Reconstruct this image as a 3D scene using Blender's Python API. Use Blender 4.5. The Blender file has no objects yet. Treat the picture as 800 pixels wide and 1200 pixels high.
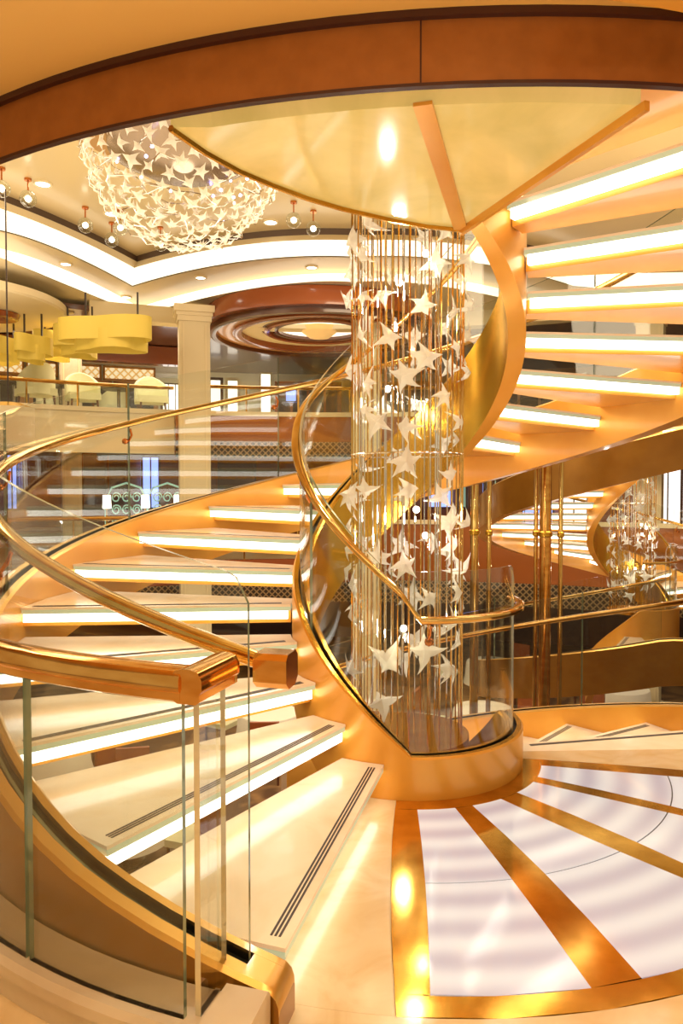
import bpy, math, random
from math import sin, cos, pi, radians as R
from mathutils import Vector
random.seed(7)
scene = bpy.context.scene
COL = scene.collection

# ------------------------------------------------------------------ camera, world, light, exposure
EYE = 1.44
F, PITCH = 856.0, 0.030
cam = bpy.data.cameras.new('camera'); cam_o = bpy.data.objects.new('camera', cam); COL.objects.link(cam_o)
cam_o.location = (0, 0, EYE); cam_o.rotation_euler = (pi/2 - PITCH, 0, 0)
cam.sensor_fit = 'VERTICAL'; cam.sensor_height = 36.0; cam.lens = F/1200*36.0
cam.clip_start = 0.05; cam.clip_end = 200
scene.camera = cam_o

w = bpy.data.worlds.new('world'); scene.world = w; w.use_nodes = True
bg = w.node_tree.nodes['Background']; bg.inputs[0].default_value = (1.0, .78, .48, 1); bg.inputs[1].default_value = 0.48

def area(name, loc, rot, sx, sy, power, col=(1, .80, .54)):
    l = bpy.data.lights.new(name, 'AREA'); l.shape = 'RECTANGLE'; l.size = sx; l.size_y = sy
    l.energy = power; l.color = col
    o = bpy.data.objects.new(name, l); COL.objects.link(o); o.location = loc; o.rotation_euler = rot
    return o
area('atrium_ceiling_light', (1.6, 9.5, 5.6), (0, 0, 0), 3, 3, 260)
area('atrium_ceiling_light', (-5.2, 8.2, 5.6), (0, 0, 0), 2, 3, 200)
area('atrium_ceiling_light', (4.5, 7.5, 5.6), (0, 0, 0), 4, 4, 300)
area('atrium_side_light', (-7, 3.5, 4.6), (0, R(-60), 0), 3, 4, 220)
area('landing_ceiling_light', (0.2, 0.7, 2.80), (0, 0, 0), 2.4, .8, 38)
area('added_ceiling_wash', (5.5, 8.0, 3.6), (pi, 0, 0), 4, 4, 110, (1, .82, .56))  # added upward fill to brighten the right ceiling, no fixture there
area('added_ceiling_wash', (-6.6, 10.8, 3.7), (pi, 0, 0), 3, 2, 60, (1, .82, .56))  # added upward fill for the dark ceiling at far left
area('added_bounce_light', (0.3, -.9, .7), (pi, 0, 0), 4, 1.5, 95, (1, .85, .6))  # added unseen fill behind the camera, stands in for bounce onto the golden ceiling
area('far_deck_light', (-4, 15.5, 4.6), (0, 0, 0), 8, 2, 170)
area('far_deck_light', (1, 15.8, 1.95), (0, 0, 0), 14, 2, 60, (1, .75, .5))
area('lower_deck_light', (0, 13, -.9), (0, 0, 0), 16, 6, 150, (1, .82, .6))
area('added_ceiling_wash', (-1.0, 8.5, 3.6), (pi, 0, 0), 7, 4, 170, (1, .85, .62))  # added upward fill under the middle of the atrium ceiling
scene.view_settings.view_transform = 'Standard'; scene.view_settings.look = 'None'
scene.view_settings.exposure = 0.10; scene.view_settings.gamma = 1.0
scene.view_settings.use_curve_mapping = False
cy = scene.cycles
cy.max_bounces = 10; cy.diffuse_bounces = 3; cy.glossy_bounces = 4; cy.transmission_bounces = 6
cy.transparent_max_bounces = 40; cy.caustics_reflective = False; cy.caustics_refractive = False
cy.sample_clamp_indirect = 4.0; cy.use_denoising = True; cy.blur_glossy = 0.5

# ------------------------------------------------------------------ pixel -> place (for measuring the photo)
def ray(px, py):
    u = (600-py)/F; X = (px-400)/F; c, s = cos(PITCH), sin(PITCH)
    return Vector((X, c+u*s, u*c-s))
def atz(px, py, z):
    v = ray(px, py); t = (z-EYE)/v.z; return Vector((v.x*t, v.y*t, z))
def atd(px, py, d):
    v = ray(px, py); t = d/v.y; return Vector((v.x*t, d, v.z*t+EYE))

# ------------------------------------------------------------------ materials
M = {}
def mat(name, col, rough=.5, metal=0., emit=None, es=0., coat=0., spec=None, trans=None):
    m = bpy.data.materials.new(name); m.use_nodes = True
    b = m.node_tree.nodes['Principled BSDF']
    b.inputs['Base Color'].default_value = (*col, 1); b.inputs['Roughness'].default_value = rough
    b.inputs['Metallic'].default_value = metal
    if emit: b.inputs['Emission Color'].default_value = (*emit, 1); b.inputs['Emission Strength'].default_value = es
    if coat: b.inputs['Coat Weight'].default_value = coat; b.inputs['Coat Roughness'].default_value = .08
    if spec is not None: b.inputs['Specular IOR Level'].default_value = spec
    M[name] = m; return m
def noisy(name, c1, c2, scale, rough=.4, metal=0., lo=.35, hi=.65, stretch=(1, 1, 1), detail=4, dist=0., coat=0., bump=0., emit=None, es=0., emit_tex=False):
    m = mat(name, c1, rough, metal, emit, es, coat); nt = m.node_tree; b = nt.nodes['Principled BSDF']
    tc = nt.nodes.new('ShaderNodeTexCoord'); mp = nt.nodes.new('ShaderNodeMapping'); mp.inputs['Scale'].default_value = stretch
    n = nt.nodes.new('ShaderNodeTexNoise'); n.inputs['Scale'].default_value = scale; n.inputs['Detail'].default_value = detail
    n.inputs['Distortion'].default_value = dist
    cr = nt.nodes.new('ShaderNodeValToRGB'); cr.color_ramp.elements[0].position = lo; cr.color_ramp.elements[1].position = hi
    cr.color_ramp.elements[0].color = (*c1, 1); cr.color_ramp.elements[1].color = (*c2, 1)
    nt.links.new(tc.outputs['Object'], mp.inputs[0]); nt.links.new(mp.outputs[0], n.inputs['Vector'])
    nt.links.new(n.outputs['Fac'], cr.inputs[0]); nt.links.new(cr.outputs[0], b.inputs['Base Color'])
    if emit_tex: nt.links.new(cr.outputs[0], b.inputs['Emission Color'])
    if bump:
        bp = nt.nodes.new('ShaderNodeBump'); bp.inputs['Strength'].default_value = bump
        nt.links.new(n.outputs['Fac'], bp.inputs['Height']); nt.links.new(bp.outputs[0], b.inputs['Normal'])
    return m
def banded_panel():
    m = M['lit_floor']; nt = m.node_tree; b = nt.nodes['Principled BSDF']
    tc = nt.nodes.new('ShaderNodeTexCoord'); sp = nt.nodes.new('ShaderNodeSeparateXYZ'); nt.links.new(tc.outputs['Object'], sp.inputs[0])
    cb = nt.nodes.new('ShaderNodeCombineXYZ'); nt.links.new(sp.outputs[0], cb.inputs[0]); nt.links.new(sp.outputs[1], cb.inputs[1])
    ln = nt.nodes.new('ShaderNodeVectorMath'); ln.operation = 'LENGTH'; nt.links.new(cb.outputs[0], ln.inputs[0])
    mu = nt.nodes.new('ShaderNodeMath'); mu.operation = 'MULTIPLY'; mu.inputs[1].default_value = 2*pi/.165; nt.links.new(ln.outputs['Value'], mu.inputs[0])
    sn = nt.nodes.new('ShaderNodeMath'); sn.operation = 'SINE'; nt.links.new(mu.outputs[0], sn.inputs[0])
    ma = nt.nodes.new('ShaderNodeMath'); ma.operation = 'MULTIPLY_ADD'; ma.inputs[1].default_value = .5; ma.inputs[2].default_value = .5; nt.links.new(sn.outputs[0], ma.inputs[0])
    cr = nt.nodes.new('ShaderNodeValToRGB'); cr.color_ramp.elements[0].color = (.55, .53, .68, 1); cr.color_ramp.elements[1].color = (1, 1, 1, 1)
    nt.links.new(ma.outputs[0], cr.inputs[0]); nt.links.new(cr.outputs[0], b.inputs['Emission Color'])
def glassmat(name, tint, refl_boost=1.0, op=0.0):
    m = bpy.data.materials.new(name); m.use_nodes = True; nt = m.node_tree; nt.nodes.clear()
    out = nt.nodes.new('ShaderNodeOutputMaterial'); mx = nt.nodes.new('ShaderNodeMixShader')
    tr = nt.nodes.new('ShaderNodeBsdfTransparent'); tr.inputs[0].default_value = (*tint, 1)
    gl = nt.nodes.new('ShaderNodeBsdfGlossy'); gl.inputs['Roughness'].default_value = .015
    lw = nt.nodes.new('ShaderNodeLayerWeight'); lw.inputs['Blend'].default_value = .5
    fr = nt.nodes.new('ShaderNodeMath'); fr.operation = 'POWER'; fr.inputs[1].default_value = 4.0
    nt.links.new(lw.outputs['Facing'], fr.inputs[0])
    mu = nt.nodes.new('ShaderNodeMath'); mu.operation = 'MULTIPLY_ADD'; mu.use_clamp = True
    mu.inputs[1].default_value = refl_boost; mu.inputs[2].default_value = op
    nt.links.new(fr.outputs[0], mu.inputs[0]); nt.links.new(mu.outputs[0], mx.inputs[0])
    nt.links.new(tr.outputs[0], mx.inputs[1]); nt.links.new(gl.outputs[0], mx.inputs[2]); nt.links.new(mx.outputs[0], out.inputs[0])
    M[name] = m; return m

noisy('orange_metal', (.86, .38, .045), (.92, .46, .07), 2.5, rough=.34, metal=.3, coat=.3)
noisy('brown_gold', (.33, .14, .012), (.40, .18, .02), 3, rough=.3, metal=.55, coat=.4)
noisy('gold', (.80, .48, .07), (.68, .38, .04), 2.2, rough=.22, metal=.9)
noisy('polished_brass', (.95, .66, .25), (.78, .47, .12), 5, rough=.09, metal=1.0, bump=.05)
noisy('amber_rail', (.90, .50, .14), (.72, .33, .06), 6, rough=.10, metal=.95, bump=.04, stretch=(1, 1, 3))
noisy('floor_gold', (.85, .52, .10), (.62, .34, .04), 7, rough=.12, metal=.95, bump=.10)
mat('cap_gold', (.72, .42, .10), .32, .6, coat=.3)
mat('copper', (.62, .22, .06), .16, .9)
mat('black_groove', (.012, .009, .006), .35)
noisy('marble_tread', (.92, .77, .54), (.84, .63, .36), 3.2, rough=.22, lo=.45, hi=.8, detail=8, dist=1.2, coat=.5, emit=(1, .85, .6), es=.22, emit_tex=True)  # slight emission put into the marble to brighten the tread tops
noisy('marble_floor', (.90, .72, .45), (.80, .56, .28), 4, rough=.16, lo=.4, hi=.75, detail=8, dist=1.5, coat=.5)
noisy('marble_kerb', (.74, .62, .46), (.62, .48, .33), 3, rough=.25, lo=.4, hi=.8, detail=8, dist=1.2, coat=.3)
mat('strip_dark', (.05, .035, .03), .5)
mat('light_bar', (1, 1, 1), .3, emit=(1, .95, .87), es=3.2)
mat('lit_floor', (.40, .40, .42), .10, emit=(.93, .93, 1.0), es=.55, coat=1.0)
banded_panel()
mat('glass_slab', (.55, .66, .48), .1, emit=(.62, .78, .55), es=.35, coat=.5)
glassmat('glass', (.965, .98, .955), .95, .05)
glassmat('glass_bend', (.93, .95, .9), .8, .12)
mat('glass_edge', (.30, .38, .26), .08, metal=.3, coat=1.0)
mat('glass_edge_pale', (.80, .78, .62), .08, metal=.6, coat=1.0)
mat('chrome', (.85, .83, .8), .08, 1.0)
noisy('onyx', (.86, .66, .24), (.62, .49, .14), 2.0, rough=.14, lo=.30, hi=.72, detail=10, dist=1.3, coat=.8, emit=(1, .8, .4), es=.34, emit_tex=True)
mat('ceiling_gold', (.90, .55, .16), .7)
noisy('leather_brown', (.28, .085, .012), (.33, .105, .018), 14, rough=.38, coat=.25)
mat('dark_trim', (.05, .010, .004), .5)
mat('cream', (.80, .68, .44), .55)
mat('cream_light', (.86, .73, .48), .5)
mat('cream_ceiling', (.72, .56, .30), .3, coat=.2)
mat('cove_glow', (1, .95, .85), .5, emit=(1, .90, .70), es=1.3)  # glow put into the surface itself; no strips light the coves
mat('vent_dark', (.10, .06, .035), .6)
mat('lamp_white', (1, 1, 1), .3, emit=(1, .92, .75), es=6)
mat('wood', (.33, .085, .025), .25, coat=.6)
mat('wood_light', (.62, .30, .09), .3, coat=.4)
mat('wood_dark', (.12, .04, .02), .3, coat=.5)
mat('copper_wall', (.40, .12, .025), .22, .3, coat=.5)
mat('yellow_fabric', (.72, .53, .09), .6, emit=(.85, .60, .08), es=.16)
mat('dark', (.045, .028, .02), .4, coat=.3)
mat('grey_metal', (.32, .29, .25), .25, .8)
noisy('lower_carpet', (.30, .17, .07), (.10, .05, .025), 1.3, rough=.5, lo=.42, hi=.58, detail=2, dist=1)
noisy('deck_floor', (.62, .47, .28), (.50, .34, .17), 1.5, rough=.3)
mat('shop_blue', (.2, .3, .8), .3, emit=(.28, .40, 1.0), es=1.6)
mat('shop_white', (.9, .9, .9), .3, emit=(1, .93, .85), es=1.6)
mat('shop_warm', (.9, .6, .3), .3, emit=(1, .55, .22), es=1.2)
mat('pale_glow', (.9, .85, .75), .3, emit=(1, .93, .78), es=1.5)  # even pale emission on the mirror panels
mat('mint', (.55, .85, .70), .4, emit=(.6, 1, .8), es=.25)
mat('upholstery', (.72, .72, .50), .7)
mat('linen', (.85, .80, .70), .6)
mat('plant_green', (.10, .22, .04), .6)
mat('silver_plate', (.30, .22, .15), .25, .9)
mat('recess_brown', (.46, .24, .06), .45)
mat('blue_led', (.5, .55, 1), .3, emit=(.5, .5, 1), es=9)
def starmat():
    m = bpy.data.materials.new('star_glass'); m.use_nodes = True; nt = m.node_tree; nt.nodes.clear()
    out = nt.nodes.new('ShaderNodeOutputMaterial')
    p = nt.nodes.new('ShaderNodeBsdfPrincipled'); p.inputs['Base Color'].default_value = (.97, .93, .84, 1)
    p.inputs['Roughness'].default_value = .08; p.inputs['Coat Weight'].default_value = 1
    p.inputs['Emission Color'].default_value = (1, .96, .86, 1); p.inputs['Emission Strength'].default_value = .16  # small emission put in for the light of the lamps inside
    tl = nt.nodes.new('ShaderNodeBsdfTranslucent'); tl.inputs[0].default_value = (1, .93, .76, 1)
    tr = nt.nodes.new('ShaderNodeBsdfTransparent'); tr.inputs[0].default_value = (1, .96, .86, 1)
    lw = nt.nodes.new('ShaderNodeLayerWeight'); lw.inputs['Blend'].default_value = .35
    tc = nt.nodes.new('ShaderNodeTexCoord'); nz = nt.nodes.new('ShaderNodeTexNoise'); nz.inputs['Scale'].default_value = 28
    nt.links.new(tc.outputs['Object'], nz.inputs['Vector'])
    bp = nt.nodes.new('ShaderNodeBump'); bp.inputs['Strength'].default_value = .55; bp.inputs['Distance'].default_value = .02
    nt.links.new(nz.outputs['Fac'], bp.inputs['Height']); nt.links.new(bp.outputs[0], p.inputs['Normal'])
    mr = nt.nodes.new('ShaderNodeMapRange'); mr.inputs['To Min'].default_value = .48; mr.inputs['To Max'].default_value = .05
    nt.links.new(lw.outputs['Facing'], mr.inputs['Value'])
    a = nt.nodes.new('ShaderNodeMixShader'); a.inputs[0].default_value = .4
    b = nt.nodes.new('ShaderNodeMixShader'); nt.links.new(mr.outputs[0], b.inputs[0])
    nt.links.new(p.outputs[0], a.inputs[1]); nt.links.new(tl.outputs[0], a.inputs[2])
    nt.links.new(a.outputs[0], b.inputs[1]); nt.links.new(tr.outputs[0], b.inputs[2]); nt.links.new(b.outputs[0], out.inputs[0])
    M['star_glass'] = m
starmat()
def lattice(name, c1, c2, scale, es=0.):
    m = mat(name, c1, .4); nt = m.node_tree; b = nt.nodes['Principled BSDF']
    tc = nt.nodes.new('ShaderNodeTexCoord')
    mp = nt.nodes.new('ShaderNodeMapping'); mp.inputs['Scale'].default_value = (scale,)*3
    nt.links.new(tc.outputs['UV'], mp.inputs[0])
    sp = nt.nodes.new('ShaderNodeSeparateXYZ'); nt.links.new(mp.outputs[0], sp.inputs[0])
    def mth(op, a, bb=None):
        n = nt.nodes.new('ShaderNodeMath'); n.operation = op
        for i, v in enumerate((a, bb)):
            if v is None: continue
            if isinstance(v, (int, float)): n.inputs[i].default_value = v
            else: nt.links.new(v, n.inputs[i])
        return n.outputs[0]
    u = mth('ADD', sp.outputs[0], sp.outputs[1]); v = mth('SUBTRACT', sp.outputs[0], sp.outputs[1])
    fu = mth('LESS_THAN', mth('FRACT', mth('ADD', u, 100.)), .28); fv = mth('LESS_THAN', mth('FRACT', mth('ADD', v, 100.)), .28)
    k = mth('MAXIMUM', fu, fv)
    mx = nt.nodes.new('ShaderNodeMix'); mx.data_type = 'RGBA'; nt.links.new(k, mx.inputs[0])
    mx.inputs[6].default_value = (*c2, 1); mx.inputs[7].default_value = (*c1, 1)
    nt.links.new(mx.outputs[2], b.inputs['Base Color'])
    if es: nt.links.new(mx.outputs[2], b.inputs['Emission Color']); b.inputs['Emission Strength'].default_value = es
lattice('lattice_dark', (.34, .22, .10), (.03, .018, .012), 8)
lattice('lattice_lit', (.70, .42, .14), (.95, .82, .50), 5, .7)

# ------------------------------------------------------------------ mesh helpers
class MB:
    def __init__(s): s.v = []; s.f = []; s.m = []; s.mats = []; s.uv = None
    def mi(s, m):
        if m not in s.mats: s.mats.append(m)
        return s.mats.index(m)
    def add(s, vs, fs, m):
        o = len(s.v); s.v += [tuple(v) for v in vs]
        for f in fs: s.f.append(tuple(i+o for i in f)); s.m.append(s.mi(m) if isinstance(m, str) else m)
    def box(s, c, d, m, rz=0):
        x, y, z = d[0]/2, d[1]/2, d[2]/2; vs = []
        for a in (-1, 1):
            for b in (-1, 1):
                for e in (-1, 1):
                    X, Y = a*x, b*y; vs.append((c[0]+X*cos(rz)-Y*sin(rz), c[1]+X*sin(rz)+Y*cos(rz), c[2]+e*z))
        s.add(vs, [(0, 1, 3, 2), (4, 6, 7, 5), (0, 4, 5, 1), (2, 3, 7, 6), (0, 2, 6, 4), (1, 5, 7, 3)], m)
    def tube(s, pts, r, m, n=8, closed=False):
        pts = [Vector(p) for p in pts]; N = len(pts); rings = []
        for i, p in enumerate(pts):
            a = pts[i-1] if (i or closed) else p; b = pts[(i+1) % N] if (i < N-1 or closed) else p
            t = (b-a).normalized(); up = Vector((0, 0, 1)) if abs(t.z) < .95 else Vector((1, 0, 0))
            x = t.cross(up).normalized(); y = x.cross(t); rr = r[i] if isinstance(r, (list, tuple)) else r
            rings.append([p+x*cos(2*pi*k/n)*rr+y*sin(2*pi*k/n)*rr for k in range(n)])
        vs = [q for g in rings for q in g]; fs = []
        for i in range(N if closed else N-1):
            j = (i+1) % N
            for k in range(n): fs.append((i*n+k, i*n+(k+1) % n, j*n+(k+1) % n, j*n+k))
        if not closed: fs += [tuple(range(n))[::-1], tuple((N-1)*n+k for k in range(n))]
        s.add(vs, fs, m)
    def lathe(s, c, prof, m, n=24, a0=0, a1=2*pi):
        full = abs(a1-a0-2*pi) < 1e-6; K = n if full else n+1; vs = []
        for k in range(K):
            a = a0+(a1-a0)*k/n
            for (r, z) in prof: vs.append((c[0]+r*sin(a), c[1]+r*cos(a), c[2]+z))
        P = len(prof); fs = []
        for k in range(n):
            k2 = (k+1) % K
            for i in range(P-1): fs.append((k*P+i, k2*P+i, k2*P+i+1, k*P+i+1))
        s.add(vs, fs, m)
    def sphere(s, c, r, m, n=12, k=8):
        s.lathe(c, [(max(1e-4, r*sin(pi*i/k)), -r*cos(pi*i/k)) for i in range(k+1)], m, n)
    def sweep(s, frames, mats, caps=True):
        """frames: list of closed profiles (lists of points); mats: material of each profile edge"""
        P = len(frames[0]); o = len(s.v)
        for fr in frames: s.v += [tuple(p) for p in fr]
        for i in range(len(frames)-1):
            for k in range(P):
                s.f.append((o+i*P+k, o+i*P+(k+1) % P, o+(i+1)*P+(k+1) % P, o+(i+1)*P+k))
                s.m.append(s.mi(mats[k] if not isinstance(mats, str) else mats))
        if caps:
            cm = s.mi(caps if isinstance(caps, str) else (mats if isinstance(mats, str) else mats[0]))
            s.f.append(tuple(o+k for k in range(P))); s.m.append(cm)
            e = o+(len(frames)-1)*P; s.f.append(tuple(e+k for k in reversed(range(P)))); s.m.append(cm)
    def mesh(s, name, smooth=True):
        me = bpy.data.meshes.new(name); me.from_pydata(s.v, [], s.f)
        for n in s.mats: me.materials.append(M[n])
        me.polygons.foreach_set('material_index', s.m)
        me.validate(); me.update()
        import bmesh
        bm = bmesh.new(); bm.from_mesh(me); bmesh.ops.recalc_face_normals(bm, faces=bm.faces); bm.to_mesh(me); bm.free()
        if smooth:
            me.polygons.foreach_set('use_smooth', [True]*len(me.polygons))
            try: me.set_sharp_from_angle(angle=R(35))
            except Exception: pass
        return me
    def build(s, name, parent=None, smooth=True, loc=None):
        o = bpy.data.objects.new(name, s.mesh(name, smooth)); COL.objects.link(o)
        if parent is not None: o.parent = parent
        if loc is not None: o.location = loc
        return o
def tag(o, label=None, cat=None, group=None, kind=None):
    if label: o['label'] = label
    if cat: o['category'] = cat
    if group: o['group'] = group
    if kind: o['kind'] = kind
    return o
def empty(name, loc, label, cat, group=None, rz=0):
    o = bpy.data.objects.new(name, None); COL.objects.link(o); o.location = loc; o.rotation_euler.z = rz
    o.empty_display_size = .1
    return tag(o, label, cat, group)
def copy_tree(o, parent=None):
    c = o.copy(); COL.objects.link(c)
    if parent is not None: c.parent = parent
    for ch in list(o.children): copy_tree(ch, c)
    return c
def struct(o): o['kind'] = 'structure'; return o
def uvmesh(name, quads, m, parent=None):
    """quads: list of 4 points with 4 uvs"""
    me = bpy.data.meshes.new(name); vs = []; fs = []; uvs = []
    for pts, uv in quads:
        o = len(vs); vs += [tuple(p) for p in pts]; fs.append((o, o+1, o+2, o+3)); uvs += uv
    me.from_pydata(vs, [], fs); me.materials.append(M[m]); L = me.uv_layers.new(name='UVMap')
    for i, u in enumerate(uvs): L.data[i].uv = u
    me.update(); ob = bpy.data.objects.new(name, me); COL.objects.link(ob)
    if parent is not None: ob.parent = parent
    return ob

# ------------------------------------------------------------------ the staircase's geometry
AX, AY = .354, 3.966            # axis of the near staircase
RIS, STEP = .165, 17.7          # riser, degrees per step (clockwise seen from above, 0 = towards the camera)
A1 = 14.5                       # nosing of the first step
NT = 18                         # steps of the upper flight
ATOP = A1+NT*STEP               # where the upper landing begins
ALOW = -103.0                    # where the lower flight leaves the landing
ZTOP = (NT+1)*RIS
def zl(a):
    """walking line height at angle a"""
    if a >= ATOP: return ZTOP
    if a >= A1-STEP: return RIS+(a-A1)/STEP*RIS
    if a >= ALOW: return 0.
    return (a-ALOW)/STEP*RIS
def C(a, r, z=0., c=(0, 0)):
    a = R(a); return (c[0]-r*sin(a), c[1]-r*cos(a), z)
def arange(a, b, st=4.0):
    n = max(1, int(math.ceil(abs(b-a)/st))); return [a+(b-a)*i/n for i in range(n+1)]
def sstep(x, a, b):
    t = min(1, max(0, (x-a)/(b-a))); return t*t*(3-2*t)

def make_staircase():
    st = empty('spiral_staircase', (AX, AY, 0), 'golden spiral staircase with glowing steps rising from the fan-shaped lit floor', 'staircase')
    AEND = 352
    # ---- outer stringer
    SM = ['orange_metal', 'cap_gold', 'cap_gold', 'black_groove', 'black_groove', 'black_groove', 'cap_gold', 'cap_gold', 'brown_gold', 'orange_metal']
    def sframe(a, top, bot, gd=.03):
        return [C(a, 2.04, bot), C(a, 2.04, top-.012), C(a, 2.052, top), C(a, 2.078, top), C(a, 2.078, top-gd), C(a, 2.126, top-gd),
                C(a, 2.126, top), C(a, 2.165, top), C(a, 2.178, top-.012), C(a, 2.178, bot)]
    def tb(a):
        z = zl(max(a, 14.5)); return z + (-.02+.14*sstep(a, 30, 75)) - .06*sstep(a, 75, 170), (max(z-.41, -.16) if a < 60 else z-.41)
    mb = MB()
    mb.sweep([sframe(a, tb(a)[0], tb(a)[1]) for a in [16.6]+arange(20, AEND, 4)], SM, caps='brown_gold')
    EM = list(SM)
    for k in (3, 4, 5): EM[k] = 'cap_gold'
    mb.sweep([sframe(a, tb(a)[0]-d, tb(a)[1], .0004) for a, d in ((13.7, .06), (13.75, .035), (13.95, .015), (14.3, .003), (15.0, 0), (16.6, 0))], EM, caps='brown_gold')
    mb.build('outer_stringer', st)
    mb = MB(); mb.sweep([sframe(a, zl(a)+.12, zl(a)-.41) for a in arange(ALOW-100, ALOW+6, 4)], SM, caps='brown_gold')
    mb.build('outer_stringer', st)
    # ---- inner stringer with the drum at the landing
    mb = MB(); fr = []
    for a in arange(ALOW-110, AEND+16, 3):
        z = zl(a)
        if a < ALOW: top = min(.2, z+.2); bot = z-.41
        elif a < 4: top = .2; bot = -.30
        else: top = max(.2, z+.15-.05*sstep(a, 70, 110)); bot = max(-.30, z-.44)
        if a < 4 and a > ALOW: bot = -.30
        fr.append([C(a, .53, bot), C(a, .53, top-.01), C(a, .54, top), C(a, .562, top), C(a, .562, top-.03), C(a, .588, top-.03),
                   C(a, .588, top), C(a, .612, top), C(a, .622, top-.01), C(a, .622, bot)])
    mb.sweep(fr, ['gold', 'gold', 'gold', 'black_groove', 'black_groove', 'black_groove', 'gold', 'orange_metal', 'orange_metal', 'orange_metal'], caps='orange_metal')
    mb.build('inner_stringer', st)
    # ---- steps
    def slab(a0, a1, r0, r1, z0, z1, m, nm, par, inset=0.):
        mb = MB(); fr = []
        def off(a, r, d):   # shift a radial edge sideways by d metres
            return C(a+math.degrees(d/r), r, 0)
        bot = []; n = 8
        ring = []
        for i in range(n+1):
            r = r0+(r1-r0)*i/n; ring.append((r, 1))
        vs = []
        for z in (z0, z1):
            for i in range(n+1):
                r = r0+(r1-r0)*i/n
                p = off(a0, r, inset); q = off(a1, r, -inset)
                m1 = off((a0+a1)/2, r, 0)
                vs += [(p[0], p[1], z), (m1[0], m1[1], z), (q[0], q[1], z)]
        K = 3; N = (n+1)*K; fs = []
        for L in (0, 1):
            for i in range(n):
                for k in range(2):
                    a = L*N+i*K+k; fs.append((a, a+1, a+K+1, a+K))
        for i in range(n):
            for k in (0, 2):
                a = i*K+k; fs.append((a, a+K, a+K+N, a+N))
        for i in (0, n):
            for k in range(2):
                a = i*K+k; fs.append((a, a+1, a+1+N, a+N))
        mb.add(vs, fs, m)
        return mb.build(nm, par)
    def edge_bar(a, s_, z0, z1, par):
        vs = []
        for z in (z0, z1):
            for r in (.645, 2.028):
                for d in (.008, .046): vs.append(C(a+s_*math.degrees(d/r), r, z))
        mb = MB(); mb.add(vs, [(0, 1, 3, 2), (4, 5, 7, 6), (0, 1, 5, 4), (2, 3, 7, 6), (0, 2, 6, 4), (1, 3, 7, 5)], 'light_bar')
        return mb.build('light_bar', par, smooth=False)
    def tread(a, z):
        a1 = a+STEP+1.6
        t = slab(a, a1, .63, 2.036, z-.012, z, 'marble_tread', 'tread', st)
        g = slab(a, a1, .63, 2.034, z-.034, z-.012, 'glass_slab', 'glass_slab', t, .002)
        if 0 < a < 16: edge_bar(a+1.6, 1, z-.055, z-.034, t)
        else: edge_bar(a, 1, z-.079, z-.034, t)
        edge_bar(a1, -1, z-.079, z-.034, t)
        c = slab(a+(3 if 0 < a < 16 else 0), a1, .63, 2.038, z-.105, z-.034, 'orange_metal', 'carrier', t, .048)
        mb = MB()
        for k in range(3):
            o0 = .030+k*.013
            vs = []
            for zz in (z, z+.0015):
                for r in (.68, 1.99):
                    for o in (o0, o0+.007):
                        vs.append(C(a+math.degrees(o/r), r, zz))
            mb.add(vs, [(0, 1, 3, 2), (4, 5, 7, 6), (0, 1, 5, 4), (2, 3, 7, 6), (0, 2, 6, 4), (1, 3, 7, 5)], 'strip_dark')
        mb.build('anti_slip_strip', t, smooth=False)
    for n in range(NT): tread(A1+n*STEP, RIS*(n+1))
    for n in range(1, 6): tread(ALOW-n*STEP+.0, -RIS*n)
    # ---- glass balustrades
    def glass(a0, a1, r, lo, hi, nm='glass_panel', round_end=0, thick=.012, st_=3, em='glass_edge'):
        mb = MB(); fr = []
        for a in arange(a0, a1, st_):
            l, h = lo(a), hi(a)
            if round_end:
                d = (a-a0 if round_end == 1 else a1-a)*R(1)*r
                if d < .07: h -= .07-math.sqrt(max(0, .07**2-(.07-d)**2))
            fr.append([C(a, r-thick/2, l), C(a, r-thick/2, h), C(a, r+thick/2, h), C(a, r+thick/2, l)])
        mb.sweep(fr, ['glass', em, 'glass', em], caps=em)
        return mb.build(nm, st)
    lo_o = lambda a: zl(a)-.045+.14*sstep(a, 30, 75)-.06*sstep(a, 75, 170)
    hi_o = lambda a: zl(a)+1.02
    edges = [16.6, 50, 85, 120.3, 155.8, 191, 226, 262, 298, 334]
    for i in range(len(edges)-1):
        glass(edges[i]+.1, edges[i+1]-.1, 2.101, lo_o, hi_o, round_end=1 if i == 0 else 0, st_=1 if i == 0 else 3)
    lo_i = lambda a: (max(.17, zl(a)+.12-.05*sstep(a, 70, 110)) if a > 0 else .17)
    hi_i = lambda a: (max(1.06, zl(a)+.90) if a > 0 else 1.06)
    ie = [-66, 5.5, 62, 100, 150, 200, 250, 300]
    for i in range(len(ie)-1):
        glass(ie[i]+.3, ie[i+1]-.3, .575, lo_i, hi_i, em='glass_edge_pale' if i != 1 else 'glass_edge', round_end=1 if i == 0 else 0)
    lo_d = lambda a: zl(a)+.09; hi_d = lambda a: zl(a)+.98
    for a0, a1 in ((ALOW-96, ALOW-66), (ALOW-66, ALOW-33), (ALOW-33, ALOW-1)):
        glass(a0+.1, a1-.1, 2.101, lo_d, hi_d)
    # ---- handrails
    def rail(pts_fn, angs, w_, h_, m, nm):
        mb = MB(); fr = []
        for a in angs:
            r, z = pts_fn(a); pr = []
            for k in range(12):
                t = 2*pi*k/12; cx = abs(cos(t))**.7*(1 if cos(t) > 0 else -1); cz = abs(sin(t))**.7*(1 if sin(t) > 0 else -1)
                pr.append(C(a, r+w_/2*cx, z+h_/2*cz))
            fr.append(pr)
        mb.sweep(fr, m, caps='copper'); return mb.build(nm, st)
    ro = rail(lambda a: (2.055, zl(a)+.79-.04*sstep(a, 60, 120)), arange(16.2, AEND-14, 3), .06, .045, 'polished_brass', 'handrail')
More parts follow.
